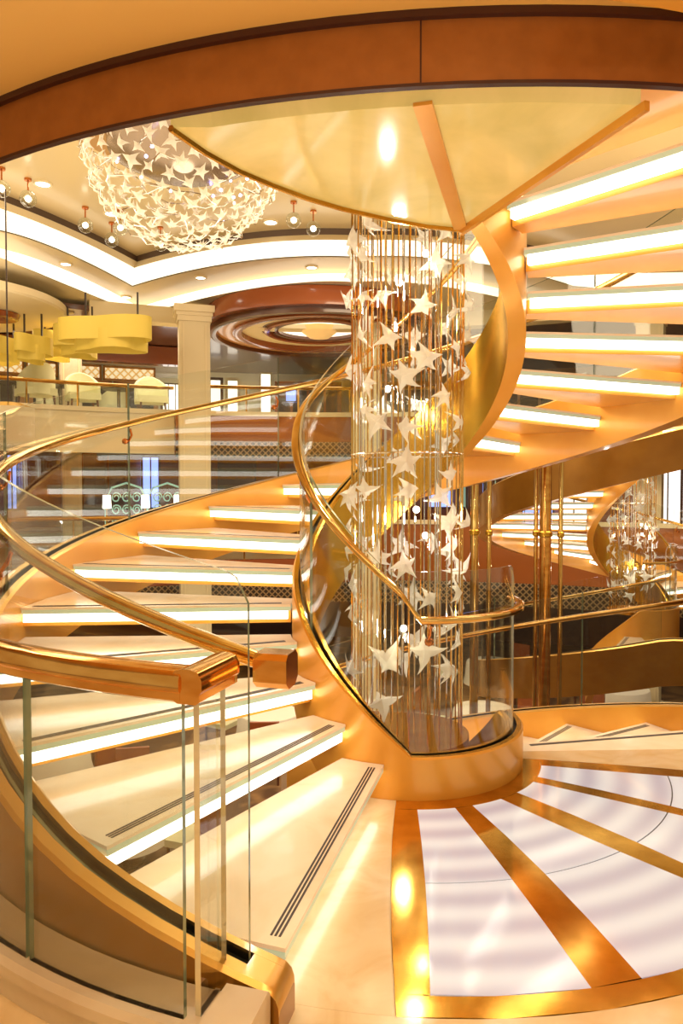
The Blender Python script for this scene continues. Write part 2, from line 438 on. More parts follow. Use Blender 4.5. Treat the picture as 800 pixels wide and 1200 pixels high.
    mb = MB(); z = zl(16)+.775
    mb.sweep([[C(a, r, z+dz) for r, dz in ((1.995, -.03), (1.995, .03), (2.015, .045), (2.085, .045), (2.10, .03), (2.10, -.03), (2.075, -.05), (2.02, -.05))] for a in (13.8, 14.0, 16.4)], 'amber_rail', caps='copper')
    mb.build('end_block', ro)
    def ri_fn(a):
        if a < 3: return (.60, .835)
        return (.60+.0*a, max(.835, zl(a)+.86-.1*sstep(a, 100, 170)))
    def soft(a):
        s_ = [ri_fn(a+k)[1] for k in (-3, -1.5, 0, 1.5, 3)]; return (.60, sum(s_)/5)
    rin = rail(soft, arange(-100, 330, 3), .05, .036, 'polished_brass', 'handrail')
    rail(lambda a: (2.055, zl(a)+.80), arange(ALOW-98, ALOW, 3), .055, .04, 'polished_brass', 'handrail')
    # brackets
    def bracket(a, r, z, inward):
        mb = MB(); s_ = -1 if inward else 1
        rr = r+s_*.0
        pts = [C(a, rr, z-.02), C(a+.6, rr+s_*.01, z-.06), C(a+.6, rr+s_*.035, z-.095), C(a, rr+s_*.05, z-.10)]
        mb.tube(pts, .008, 'copper', 8)
        mb.lathe(C(a, rr+s_*.05, z-.10), [(.001, -.022), (.018, -.014), (.022, 0), (.018, .014), (.001, .022)], 'copper', 12)
        mb.build('handrail_bracket', st)
    for a in (48, 83, 119.5, 154.8, 190, 225, 261): bracket(a, 2.055, zl(a)+.76-.03*sstep(a, 60, 120), False)
    for a in (-6, 62, 150, 250): bracket(a, .60, soft(a)[1]-.01, True)
    return st

stair = make_staircase()

# ---- upper landing: onyx soffit with gold divider, part of the staircase
def landing_soffit():
    zs = 2.64
    pts = [atz(x, y, zs) for x, y in ((540, 268), (500, 264), (460, 257), (430, 250), (400, 243), (360, 231), (320, 216), (280, 199), (240, 177), (200, 149), (150, 110))]
    def onarc(p, q):      # slide from p towards q until just inside the fascia's curve
        for k in range(400):
            v = p.lerp(q, k/400)
            if (v.x-.6)**2+(v.y-5.8)**2 > 3.50**2: return v
        return q
    pts[-1] = onarc(pts[-2], atz(100, 20, zs)); rad = onarc(pts[0], atz(820, 60, zs) if 0 else pts[0]+(atz(755, 120, zs)-pts[0])*1.6)
    t0 = math.atan2(pts[-1].x-.6, 5.8-pts[-1].y); t1 = math.atan2(rad.x-.6, 5.8-rad.y)
    far = [Vector((.6+3.50*sin(t0+(t1-t0)*k/12), 5.8-3.50*cos(t0+(t1-t0)*k/12), zs)) for k in range(1, 13)]
    poly = pts+far
    loc = Vector((AX, AY, 0)); P = [p-loc for p in poly]
    def plate(z0, z1, m, nm, par):
        mb = MB(); n = len(P)
        mb.add([(p.x, p.y, z0) for p in P]+[(p.x, p.y, z1) for p in P],
               [tuple(range(n)), tuple(range(n, 2*n))]+[(i, (i+1) % n, n+(i+1) % n, n+i) for i in range(n)], m)
        return mb.build(nm, par, smooth=False)
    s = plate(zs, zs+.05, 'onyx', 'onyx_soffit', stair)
    plate(zs+.05, zs+.10, 'orange_metal', 'landing_frame', s)
    def bar(a, b, wd, nm, m='gold', h=.02):
        d = (b-a); n = Vector((-d.y, d.x, 0)).normalized()*wd/2; mb = MB(); vs = []
        for z in (zs-h, zs): vs += [(q.x, q.y, z) for q in (a+n, a-n, b-n, b+n)]
        mb.add(vs, [(0, 1, 2, 3), (4, 5, 6, 7), (0, 1, 5, 4), (1, 2, 6, 5), (2, 3, 7, 6), (3, 0, 4, 7)], m); mb.build(nm, s, smooth=False)
    bar(P[0], atz(495, 119, zs)-loc, .06, 'divider_bar', 'orange_metal', .012)
    bar(P[0], atz(758, 118, zs)-loc, .02, 'edge_bar', 'orange_metal', .03)
    mb = MB(); mb.tube([p+Vector((0, 0, -.004)) for p in P[:11]], .012, 'gold', 6); mb.build('edge_bar', s)
landing_soffit()

# ------------------------------------------------------------------ floor of the landing
def sector(a0, a1, r0, r1, z0, z1, m, st_=3):
    mb = MB(); mb.sweep([[C(a, r0, z0), C(a, r1, z0), C(a, r1, z1), C(a, r0, z1)] for a in arange(a0, a1, st_)], m); return mb
fl = sector(ALOW, 34, .625, 2.02, -.30, -.012, 'marble_floor').build('floor'); fl.location = (AX, AY, 0); struct(fl)
f2 = sector(-89, 14.2, 2.02, 2.20, -.30, 0, 'marble_floor').build('floor'); f2.location = (AX, AY, 0); struct(f2)
f3 = MB(); f3.sweep([[C(a, 2.20, -.3), C(a, 7.5, -.3), C(a, 7.5, 0), C(a, 2.20, 0)] for a in arange(-75, 75, 3)], 'marble_floor')
o = f3.build('floor'); o.location = (AX, AY, 0); struct(o)
def inlay(name, L, Rr, r0, r1, m, label, cat, group=None, z=0.):
    """a piece of the floor between two edges; each edge is (angle at r .71, angle at r 1.93)"""
    def ang(e, r): return e[0]+(e[1]-e[0])*(r-.71)/1.22
    n = 10; nr = 4; mb = MB(); vs = []
    for zz in (-.012, z):
        for j in range(nr+1):
            r = r0+(r1-r0)*j/nr
            for i in range(n+1):
                a = ang(L, r)+(ang(Rr, r)-ang(L, r))*i/n; vs.append(C(a, r, zz))
    K = n+1; N = K*(nr+1); fs = []
    for l_ in (0, 1):
        for j in range(nr):
            for i in range(n): q = l_*N+j*K+i; fs.append((q, q+1, q+K+1, q+K))
    for j in range(nr):
        for i in (0, n): q = j*K+i; fs.append((q, q+K, q+K+N, q+N))
    for j in (0, nr):
        for i in range(n): q = j*K+i; fs.append((q, q+1, q+1+N, q+N))
    mb.add(vs, fs, m)
    o = mb.build(name, smooth=False); o.location = (AX, AY, 0)
    return tag(o, label, cat, group) if label else struct(o)
E_ = [((1, 3), (-13, -11)), ((-20, -16), (-33, -36)), ((-42.5, -37.5), (-56, -56)), ((-62, -57), (-75, -76.5))]
nm = [('inner glowing floor wedge nearest the first step, by the drum', 'outer glowing floor wedge nearest the first step, bottom of picture'),
      ('inner glowing floor wedge second from the first step', 'outer glowing floor wedge second from the first step'),
      ('inner glowing floor wedge third from the first step', 'outer glowing floor wedge third from the first step'),
      ('inner glowing floor wedge farthest from the first step, below beige band', 'outer glowing floor wedge farthest from the first step')]
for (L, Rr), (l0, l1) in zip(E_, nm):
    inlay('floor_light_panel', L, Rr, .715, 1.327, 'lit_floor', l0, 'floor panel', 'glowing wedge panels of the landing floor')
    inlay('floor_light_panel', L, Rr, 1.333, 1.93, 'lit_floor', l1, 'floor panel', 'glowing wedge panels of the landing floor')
    inlay('trim_5', L, Rr, 1.3272, 1.3328, 'strip_dark', None, None, z=-.002)
SE = [((9, 6), (1, 3), 'textured gold floor strip along the beige marble by the first step'), ((-13, -11), (-20, -16), 'gold floor strip between first and second wedges from first step'),
      ((-33, -36), (-42.5, -37.5), 'gold floor strip between second and third wedges from first step'), ((-56, -56), (-62, -57), 'gold floor strip between third and fourth wedges from first step'),
      ((-75, -76.5), (-82, -78.5), 'gold floor strip beside the beige band by lower flight')]
for L, Rr, lb in SE: inlay('gold_floor_strip', L, Rr, .715, 1.93, 'floor_gold', lb, 'floor strip', 'gold strips of the landing floor')
inlay('gold_floor_ring', (9, 9), (-82, -82), .625, .7145, 'floor_gold', 'gold floor ring around the foot of the glass drum', 'floor ring')
inlay('gold_floor_ring', (9, 6), (-82, -78.5), 1.9305, 2.02, 'floor_gold', 'gold floor border around the outer ends of the wedges', 'floor ring')
inlay('marble_floor_slab', (33, 33), (9.1, 6.1), .625, 2.019, 'marble_floor', 'beige marble slab in front of the first step', 'floor slab')
inlay('marble_floor_slab', (-82.1, -78.6), (-92, -92), .625, 2.019, 'marble_floor', 'orange-beige marble band between last gold strip and lower flight', 'floor slab')
ls = inlay('marble_floor_slab', (-92.1, -92.1), (-102.5, -102.5), .625, 2.019, 'marble_tread', 'pale marble slab with dark line at the head of lower flight', 'floor slab')
mb = MB(); vs = [C(-102.0+math.degrees(o/r), r, zz) for zz in (0, .0015) for r in (.72, 1.98) for o in (.02, .045)]
mb.add(vs, [(0, 1, 3, 2), (4, 5, 7, 6), (0, 1, 5, 4), (2, 3, 7, 6), (0, 2, 6, 4), (1, 3, 7, 5)], 'strip_dark'); mb.build('anti_slip_strip', ls, smooth=False)

# ------------------------------------------------------------------ foreground kerb and balustrade (outside the stair)
def c_local(mb, name, lab, cat):
    o = mb.build(name); o.location = (AX, AY, 0); return tag(o, lab, cat)
mb = MB()
mb.sweep([[C(a, 2.185, 0), C(a, 2.185, .12), C(a, 2.335, .12), C(a, 2.35, .105), C(a, 2.35, .075), C(a, 2.335, .065), C(a, 2.335, 0)] for a in arange(17.4, 74, 3)], 'marble_kerb')
k = c_local(mb, 'marble_kerb', 'beige marble kerb under the foreground glass balustrade', 'kerb')
mb = MB()
mb.sweep([[C(a, 2.19, .0), C(a, 2.19, .145), C(a, 2.205, .16), C(a, 2.36, .16), C(a, 2.38, .14), C(a, 2.38, 0)] for a in (14.2, 17.2)], 'marble_kerb')
e = mb.build('end_block', k)
bal = empty('glass_balustrade', (AX, AY, 0), 'glass balustrade with thick amber handrail in the left foreground', 'balustrade')
def rprof(a, r, z, w_, h_):
    return [C(a, r+x*w_, z+y*h_) for x, y in ((-.5, -.1), (-.5, .2), (-.38, .42), (-.15, .5), (.15, .5), (.38, .42), (.5, .2), (.5, -.1), (.42, -.2), (.42, -.42), (.3, -.5), (-.3, -.5), (-.42, -.42), (-.42, -.2))]
mb = MB(); mb.sweep([rprof(a, 2.30, .965, .085, .085) for a in arange(18.6, 80, 3)], 'amber_rail')
h = mb.build('handrail', bal)
mb = MB()   # mitred return leg towards the stair
def legprof(r, a, z, w_, h_):
    base = Vector(C(a, r, z)); t = Vector((cos(R(a)), -sin(R(a)), 0))
    return [base+t*(x*w_)+Vector((0, 0, y*h_)) for x, y in ((-.5, -.1), (-.5, .2), (-.38, .42), (-.15, .5), (.15, .5), (.38, .42), (.5, .2), (.5, -.1), (.42, -.2), (.42, -.42), (.3, -.5), (-.3, -.5), (-.42, -.42), (-.42, -.2))]
mb.sweep([legprof(r, 18.2, .965, .085, .085) for r in (2.335, 2.13)], 'amber_rail'); mb.build('handrail_return', bal)
def gp(a0, a1, r=2.30, z0=.12, z1=.925, em='glass_edge'):
    mb = MB(); mb.sweep([[C(a, r-.0075, z0), C(a, r-.0075, z1), C(a, r+.0075, z1), C(a, r+.0075, z0)] for a in arange(a0, a1, 3)], ['glass', em, 'glass', em], caps=em)
    mb.build('glass_panel', bal)
gp(32.6, 76); gp(18.9, 32.2)
mb = MB(); a = 18.2; mb.sweep([[C(a-.2, r, .12), C(a-.2, r, .925), C(a+.2, r, .925), C(a+.2, r, .12)] for r in (2.145, 2.285)], ['glass', 'glass_edge_pale', 'glass', 'glass_edge_pale'], caps='glass_edge_pale')
mb.build('glass_panel', bal)

# ------------------------------------------------------------------ star sculpture in the well of the stair
def star_mesh(arms, size, seed, bend=.25):
    rnd = random.Random(seed); mb = MB(); vs = []; n = arms*2*2
    ring_a = []
    top = [(0, 0, .022*size/.12)]; rows = []
    K = arms*4
    lens = [size*rnd.uniform(.8, 1.15) for _ in range(arms)]; offs = [rnd.uniform(-.18, .18) for _ in range(arms)]
    pts_in = []
    for i in range(arms):
        a = 2*pi*(i+offs[i])/arms; L = lens[i]; an = 2*pi*(i+.5+.5*(offs[i]+offs[(i+1) % arms]))/arms
        cv = rnd.uniform(-.25, .25)
        def P(rad, ang, z): return (rad*cos(ang), rad*sin(ang), z)
        pts_in.append(dict(a=a, L=L, an=an, cv=cv))
    v = [(0, 0, .26*size), (0, 0, -.06*size)]; f = []
    def add(p): v.append(p); return len(v)-1
    loops_t = []; 
    for i in range(arms):
        d = pts_in[i]; a, L, cv = d['a'], d['L'], d['cv']
        def arm(fr, wd, zz):
            rad = L*fr; ang = a+cv*fr*fr; z = -bend*L*fr*fr+zz
            cx, cy_ = rad*cos(ang), rad*sin(ang); nx, ny = -sin(ang)*wd, cos(ang)*wd
            return (cx, cy_, z, nx, ny)
        L_ = []
        for fr, wd in ((.36, .25), (.62, .12), (.86, .05)):
            cx, cy_, z, nx, ny = arm(fr, wd*size, 0)
            th = .13*size*(1.1-fr)
            L_.append((add((cx-nx, cy_-ny, z)), add((cx, cy_, z+th)), add((cx+nx, cy_+ny, z)), add((cx, cy_, z-th))))
        cx, cy_, z, _, _ = arm(1.05, 0, 0); tip = add((cx, cy_, z))
        d['L_'] = L_; d['tip'] = tip
        rr = .36*size; d['val'] = add((rr*cos(d['an']), rr*sin(d['an']), 0))
    for i in range(arms):
        d = pts_in[i]; pv = pts_in[i-1]; L_ = d['L_']
        for j in range(2):
            A, B = L_[j], L_[j+1]
            for k in range(4): f.append((A[k], A[(k+1) % 4], B[(k+1) % 4], B[k]))
        B = L_[2]
        for k in range(4): f.append((B[k], B[(k+1) % 4], d['tip']))
        A = L_[0]
        f += [(0, pv['val'], A[0], A[1]), (0, A[1], A[2], d['val']), (1, A[3], A[0], pv['val']), (1, d['val'], A[2], A[3])]
    mb.add(v, f, 'star_glass'); return mb.mesh('star')
STARS = [star_mesh(4, .125, 1, .2), star_mesh(4, .135, 2, .45), star_mesh(5, .12, 3, .3), star_mesh(4, .115, 4, .6)]
def put(me, name, parent, loc, normal, spin, scale=1.):
    o = bpy.data.objects.new(name, me); COL.objects.link(o); o.parent = parent; o.location = loc
    q = Vector(normal).normalized().to_track_quat('Z', 'Y'); o.rotation_mode = 'QUATERNION'
    from mathutils import Quaternion
    o.rotation_quaternion = q @ Quaternion((0, 0, 1), spin); o.scale = (scale,)*3
    return o
def star_column():
    t = empty('star_chandelier', (AX, AY, 0), 'tall column of hanging glass stars and brass rods inside the near spiral stair', 'chandelier', 'hanging star sculptures')
    zt, zb = 3.35, .12
    rod = MB(); rod.tube([(0, 0, 0), (0, 0, zt-zb)], .0042, 'polished_brass', 6); rm = rod.mesh('rod')
    rod2 = MB(); rod2.tube([(0, 0, 0), (0, 0, zt-zb)], .0042, 'chrome', 6); rm2 = rod2.mesh('rod')
    rnd = random.Random(3); N = 46
    for i in range(N):
        ang = 2*pi*i/N*1.0+rnd.uniform(-.05, .05); r = .30 if i % 2 else rnd.uniform(.17, .27)
        o = bpy.data.objects.new('rod', rm if i % 2 else rm2); COL.objects.link(o); o.parent = t; o.location = (r*sin(ang), r*cos(ang), zb)
    mb = MB(); mb.lathe((0, 0, 0), [(.001, .02), (.34, .02), (.34, .06), (.001, .06)], 'gold', 40); b = mb.build('base_plate', t); b.location = (0, 0, .06)
    mb = MB(); mb.lathe((0, 0, zt), [(.001, 0), (.34, 0), (.34, .04), (.001, .04)], 'gold', 40); mb.build('top_plate', t)
    for z in (1.63,):
        mb = MB(); mb.tube([(.30*cos(a), .30*sin(a), z) for a in [2*pi*k/40 for k in range(40)]], .005, 'chrome', 6, closed=True); mb.build('ring', t)
    # stars
    k = 0; placed = []
    while len(placed) < 99 and k < 6000:
        k += 1; a = rnd.uniform(0, 2*pi); z = rnd.uniform(.30, 2.95)
        if all(((math.atan2(sin(a-b), cos(a-b))*.32)**2+(z-y)**2) > .120**2 for b, y in placed): placed.append((a, z))
    for a, z in placed:
        r = rnd.uniform(.29, .34); n = (sin(a)+rnd.uniform(-.6, .6), cos(a)+rnd.uniform(-.6, .6), rnd.uniform(-.55, .55))
        put(rnd.choice(STARS), 'star', t, (r*sin(a), r*cos(a), z), n, rnd.uniform(0, 6.28), rnd.uniform(.58, .88))
    for (x, y, z) in ((-.06, -.20, 2.50), (.08, -.16, 2.66), (.03, -.22, 1.34), (.09, -.1, 1.2), (-.03, -.18, .72), (-.1, .1, 2.0)):
        mb = MB(); mb.sphere((0, 0, 0), .018, 'lamp_white'); o = mb.build('bulb', t); o.location = (x, y, z)
        l = bpy.data.lights.new('bulb_light', 'POINT'); l.energy = 5; l.color = (1, .93, .8); l.shadow_soft_size = .03
        lo = bpy.data.objects.new('bulb_light', l); COL.objects.link(lo); lo.parent = t; lo.location = (x, y, z-.05)
    return t
col = star_column()

# ------------------------------------------------------------------ the second staircase and its star column
tw = copy_tree(stair); tw.location = (4.15, 10.4, -.38); tw.scale = (1, -1, 1); tw.rotation_euler.z = R(-89)
tag(tw, 'second golden spiral staircase farther back, seen past the brass poles', 'staircase')
TW = tw
c2 = copy_tree(col); c2.location = (4.15, 10.4, -.38); tag(c2, 'farther star and rod column inside the second staircase', 'chandelier')

# ------------------------------------------------------------------ ceiling over the camera and its curved fascia
def ceiling_near():
    cx, cyy, rr = .6, 5.8, 3.6
    zb, zt = 2.64, 2.86
    def A(a, r, z): return (cx+r*sin(R(a)), cyy-r*cos(R(a)), z)
    mb = MB(); mb.sweep([[A(a, rr, zb+.012), A(a, rr, zt-.02), A(a, rr-.018, zt-.02), A(a, rr-.018, zb+.012)] for a in arange(-62, 62, 2)], 'leather_brown')
    f = tag(mb.build('ceiling_fascia'), 'curved brown leather fascia across the top under the golden ceiling', 'fascia')
    for z0, z1, r0, nm_ in ((zb+.004, zb+.014, rr+.004, 'lower_trim'), (zt-.022, zt, rr+.02, 'upper_trim')):
        mb = MB(); mb.sweep([[A(a, r0, z0), A(a, r0, z1), A(a, rr-.018, z1), A(a, rr-.018, z0)] for a in arange(-62, 62, 2)], 'dark_trim'); mb.build(nm_, f)
    for a in (-5.8, -40, 30):
        mb = MB(); mb.sweep([[A(b, rr+.002, zb+.012), A(b, rr+.002, zt-.02), A(b, rr, zt-.02), A(b, rr, zb+.012)] for b in (a-.04, a+.04)], 'dark_trim'); mb.build('seam', f)
    mb = MB(); mb.sweep([[A(a, rr-.01, zt), A(a, rr+5, zt), A(a, rr+5, zt+.1), A(a, rr-.01, zt+.1)] for a in arange(-75, 75, 3)], 'ceiling_gold'); struct(mb.build('ceiling'))
ceiling_near()

# ------------------------------------------------------------------ brass poles beyond the stair
for x, d, r, lb in ((639, 7.3, .058, 'thick amber pole between the two staircases'), (657, 7.2, .022, 'thin brass pole right of the thick amber pole'),
                    (628, 7.4, .022, 'thin brass pole left of the thick amber pole'), (556, 7.6, .045, 'amber pole right of the near star column'), (573, 7.5, .025, 'thin brass pole right of the near star column')):
    p = atd(x, 600, d); mb = MB(); mb.tube([(0, 0, -3), (0, 0, 1.9)], r, 'polished_brass' if r < .05 else 'amber_rail', 16)
    for z in (-2.97, 1.0, 1.87): mb.lathe((0, 0, z), [(r, -.03), (r+.012, -.02), (r+.012, .02), (r, .03)], 'gold', 16)
    o = mb.build('brass_pole'); o.location = (p.x, p.y, 0); tag(o, lb, 'pole')

# ------------------------------------------------------------------ far atrium: rings of decks
CC = (0, 4.0)
def Q(t, r, z): return (CC[0]+r*sin(R(t)), CC[1]+r*cos(R(t)), z)
def ring(name, t0, t1, r0, r1, z0, z1, m, parent=None, st_=3):
    mb = MB(); mb.sweep([[Q(t, r0, z0), Q(t, r1, z0), Q(t, r1, z1), Q(t, r0, z1)] for t in arange(t0, t1, st_)], m); return mb.build(name, parent)
def lat_ring(name, t0, t1, r, z0, z1, m, parent=None, inward=True):
    q = []; ts = arange(t0, t1, 2)
    for a, b in zip(ts[:-1], ts[1:]):
        u0, u1 = R(a)*r, R(b)*r
        q.append(([Q(a, r, z0), Q(b, r, z0), Q(b, r, z1), Q(a, r, z1)], [(u0, z0), (u1, z0), (u1, z1), (u0, z1)]))
    return uvmesh(name, q, m, parent)
mb = MB(); mb.box((0, 9, -3.05), (60, 46, .1), 'lower_carpet'); struct(mb.build('floor'))
# decks
struct(ring('floor', -72, 72, 11, 18, -.3, 0, 'deck_floor'))
struct(ring('floor', -72, 72, 11, 18, 2.6, 2.97, 'cream'))
struct(ring('ceiling', -72, 72, 11.3, 20, 4.9, 5.0, 'wood_dark'))
def fascia(t0, t1, z0, z1, m, lb, r=10.95):
    mb = MB(); mb.sweep([[Q(t, r, z0), Q(t, r+.12, z0), Q(t, r+.12, z1), Q(t, r, z1)] for t in arange(t0, t1, 3)], m)
    return tag(mb.build('balcony_fascia'), lb, 'fascia')
f = fascia(-72, -17.5, 2.15, 2.99, 'cream', 'cream balcony front of the far upper deck, left of the square column'); 
mb = MB(); mb.sweep([[Q(t, 10.93, 2.93), Q(t, 11.1, 2.93), Q(t, 11.1, 3.02), Q(t, 10.93, 3.02)] for t in arange(-72, -17.5, 3)], 'cream_light'); mb.build('cap_moulding', f)
f = fascia(-17.4, 72, 2.42, 2.99, 'copper_wall', 'glossy copper balcony front of the far upper deck')
mb = MB(); mb.sweep([[Q(t, 10.93, 2.93), Q(t, 11.1, 2.93), Q(t, 11.1, 3.02), Q(t, 10.93, 3.02)] for t in arange(-17.4, 72, 3)], 'cream_light'); mb.build('cap_moulding', f)
l = lat_ring('lattice_band', -17.4, 72, 10.94, 2.08, 2.42, 'lattice_dark', f)
f = fascia(-72, 1, -.45, .03, 'wood', 'dark wood balcony front of the middle deck on the left')
lat_ring('lattice_band', -72, 1, 10.94, -.85, -.45, 'lattice_dark', f)
f = fascia(1, 72, -.40, .75, 'copper_wall', 'glossy reddish copper parapet of the middle deck behind the poles')
mb = MB(); mb.sweep([[Q(t, 10.90, .75), Q(t, 11.12, .75), Q(t, 11.12, .83), Q(t, 10.90, .83)] for t in arange(1, 72, 3)], 'cream_light'); mb.build('cap_moulding', f)
lat_ring('lattice_band', 1, 72, 10.94, -.85, -.40, 'lattice_dark', f)
# back walls
for z0, z1, m_ in ((-3, -.3, 'wood_dark'), (0, 2.6, 'wood'), (2.97, 4.9, 'cream')):
    struct(ring('wall_back', -72, 8 if z0 > 2 else 72, 18, 18.3, z0, z1, m_))
struct(ring('wall_back', 8.1, 72, 18, 18.3, 2.97, 4.9, 'wood_light'))
# balustrades on the far decks
def far_rail(t0, t1, z, lb, posts=8, hr=.86):
    mb = MB(); mb.tube([Q(t, 11.05, z+hr) for t in arange(t0, t1, 3)], .035, 'polished_brass', 8)
    o = tag(mb.build('deck_balustrade'), lb, 'balustrade')
    n = posts
    for i in range(n):
        a, b = t0+(t1-t0)*i/n, t0+(t1-t0)*(i+1)/n
        mb = MB(); mb.sweep([[Q(t, 11.04, z), Q(t, 11.06, z), Q(t, 11.06, z+hr-.04), Q(t, 11.04, z+hr-.04)] for t in arange(a+.15, b-.15, 3)], ['glass', 'glass', 'glass_edge_pale', 'glass'], caps='glass_edge_pale'); mb.build('glass_panel', o)
        mb = MB(); mb.tube([Q(a, 11.05, z), Q(a, 11.05, z+hr)], .02, 'polished_brass', 6); mb.build('post', o)
far_rail(-50, -17.5, 3.02, 'glass balustrade with brass rail on far upper deck before the armchairs', 7, .44)
far_rail(-15.5, 50, 3.02, 'glass balustrade with brass rail on far upper deck right of square column', 12, .5)
far_rail(-50, 1, .03, 'glass balustrade with brass rail on the middle deck', 9)
# columns
def column(px, d, w_, z0, z1, lb, m='cream'):
    p = atd(px, 574, d); t = empty('column', (p.x, p.y, z0), lb, 'column', rz=-math.atan2(p.x, p.y-CC[1]))
    mb = MB(); h_ = z1-z0; mb.box((0, 0, h_/2), (w_, w_*.8, h_), m)
    mb.build('shaft', t, smooth=False)
    mb = MB()
    for (wz, ww, hh) in ((.0, 1.10, .10), (.10, 1.18, .07), (.17, 1.3, .13)): mb.box((0, 0, h_-.3+wz+hh/2), (w_*ww, w_*.8*ww, hh), 'cream_light')
    mb.build('capital', t, smooth=False)
    mb = MB(); mb.box((0, 0, .12), (w_*1.15, w_*.95, .24), 'cream_light'); mb.build('plinth', t, smooth=False)
    mb = MB()
    for s_ in (-1, 1): mb.box((s_*w_*.36, -w_*.41, h_/2), (.03, .03, h_-.7), 'cream_light')
    mb.build('edge_fillet', t, smooth=False)
column(228, 14.2, .58, -3, 4.95, 'tall square cream column rising past the decks at left')
column(430, 14.4, .55, -3, 4.95, 'tall cream column behind the near star column')
column(84, 16.5, .45, 2.97, 4.9, 'short grey-cream pillar behind the armchairs of upper deck', 'marble_kerb')
column(84, 17.0, .42, 0, 2.6, 'cream pilaster on the middle deck at left')
column(760, 14.4, .5, -3, 4.95, 'tall cream column far behind the second staircase')

# ------------------------------------------------------------------ atrium ceiling in scalloped steps
def pl(pts, z): return [atz(x, y, z) for x, y in pts]
def resample(P, n):
    P = [Vector(p) for p in P]; L = [0]
    for a, b in zip(P[:-1], P[1:]): L.append(L[-1]+(b-a).length)
    out = []
    for k in range(n):
        s_ = L[-1]*k/(n-1); i = 0
        while i < len(L)-2 and L[i+1] < s_: i += 1
        t = (s_-L[i])/max(1e-9, L[i+1]-L[i]); out.append(P[i].lerp(P[i+1], t))
    return out
def arc3(a, m, b, n):
    """smooth arc through three points (quadratic)"""
    a, m, b = Vector(a), Vector(m), Vector(b); c = 2*m-(a+b)/2
    return [a*(1-t)**2+c*2*t*(1-t)+b*t*t for t in [k/(n-1) for k in range(n)]]
N_ = 24
Z0, Z1, Z2 = 5.80, 5.32, 5.12
def curve(z, L0, L1, Cs, R1, R2):
    l = arc3(atz(*L0, z), atz(*L1, z), atz(*Cs, z), N_); r = arc3(atz(*Cs, z), atz(*R1, z), atz(*R2, z), N_)
    mirror = [Vector((2*r[-1].x-p.x+0, p.y, p.z)) for p in reversed(r[:-1])]
    last = mirror[-1]; ext = arc3(last, last+Vector((2.5, .2, 0)), last+Vector((4.5, -1.2, 0)), 8)[1:]
    pre = [l[0]+Vector((-1.6, -1.6, 0)), l[0]+Vector((-.8, -.65, 0))]
    return pre+l+r[1:]+mirror+ext
K0 = curve(Z0, (0, 226), (90, 264), (160, 300), (280, 274), (415, 268))
K1 = curve(Z1, (0, 271), (75, 296), (155, 336), (280, 308), (415, 302))
K1b = curve(Z1, (0, 291), (85, 320), (163, 360), (290, 329), (415, 321))
K2 = curve(Z2, (0, 301), (75, 333), (165, 369), (300, 337), (415, 330))
def strip_between(name, A, B, m, kind=True, zoff=None):
    mb = MB(); n = len(A); vs = [tuple(p) for p in A]+[tuple(p) for p in B]
    mb.add(vs, [(i, i+1, n+i+1, n+i) for i in range(n-1)], m); o = mb.build(name, smooth=True)
    if kind: struct(o)
    return o
def down(P, z, out=0.):
    return [Vector((p.x, p.y+out, z)) for p in P]
near = [Vector((p.x*.9, 4.5, Z0)) for p in K0]
strip_between('ceiling', near, K0, 'cream_ceiling')
def tofar(P, z): return [Vector((p.x*1.6, 26, z)) for p in P]
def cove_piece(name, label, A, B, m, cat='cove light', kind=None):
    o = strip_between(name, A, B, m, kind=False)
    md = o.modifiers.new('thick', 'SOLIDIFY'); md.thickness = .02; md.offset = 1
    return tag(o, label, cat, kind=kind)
struct(strip_between('trim_1', K0, down(K0, Z0-.10, .02), 'vent_dark', kind=True))
struct(strip_between('trim_2', down(K0, Z0-.10, .02), [a.lerp(b, .25)+Vector((0, 0, -.0)) for a, b in zip(down(K0, Z0-.14, -.12), K1)], 'cream_light'))
e1 = [a.lerp(b, .25) for a, b in zip(down(K0, Z0-.14, -.12), K1)]
cove_piece('cove_glow_band', 'broad upper cove band with painted glow sweeping around the atrium ceiling', e1, down(K1, Z1+.02), 'cove_glow')  # face emits in place of LED strips hidden in the ledge
strip_between('ceiling', down(K1, Z1), K1b, 'cream_ceiling')
cove_piece('cove_glow_band', 'thin lower cove band with painted glow below the row of downlights', K1b, down(K2, Z2+.01, 0), 'cove_glow')  # lower face emits too, instead of being lit by strips
LF = [atz(x, y, 4.92) for x, y in ((0, 1), )] if 0 else None
# last soffit reaches back to the deck ceilings
S3 = [Vector((p.x*1.02, p.y+2.6, Z2-.02)) for p in K2]
strip_between('ceiling', down(K2, Z2), [Vector((Q(t, 11.6, 0)[0], max(Q(t, 11.6, 0)[1], 0), Z2-.05)) for t in [math.degrees(math.atan2(p.x, p.y-4)) for p in K2]], 'cream')
ring('trim_3', -25.5, 72, 11.25, 11.6, 4.78, 5.10, 'cream')['kind'] = 'structure'
mb = MB(); mb.box((0, 9, 6.1), (44, 30, .1), 'cream_ceiling'); struct(mb.build('ceiling'))
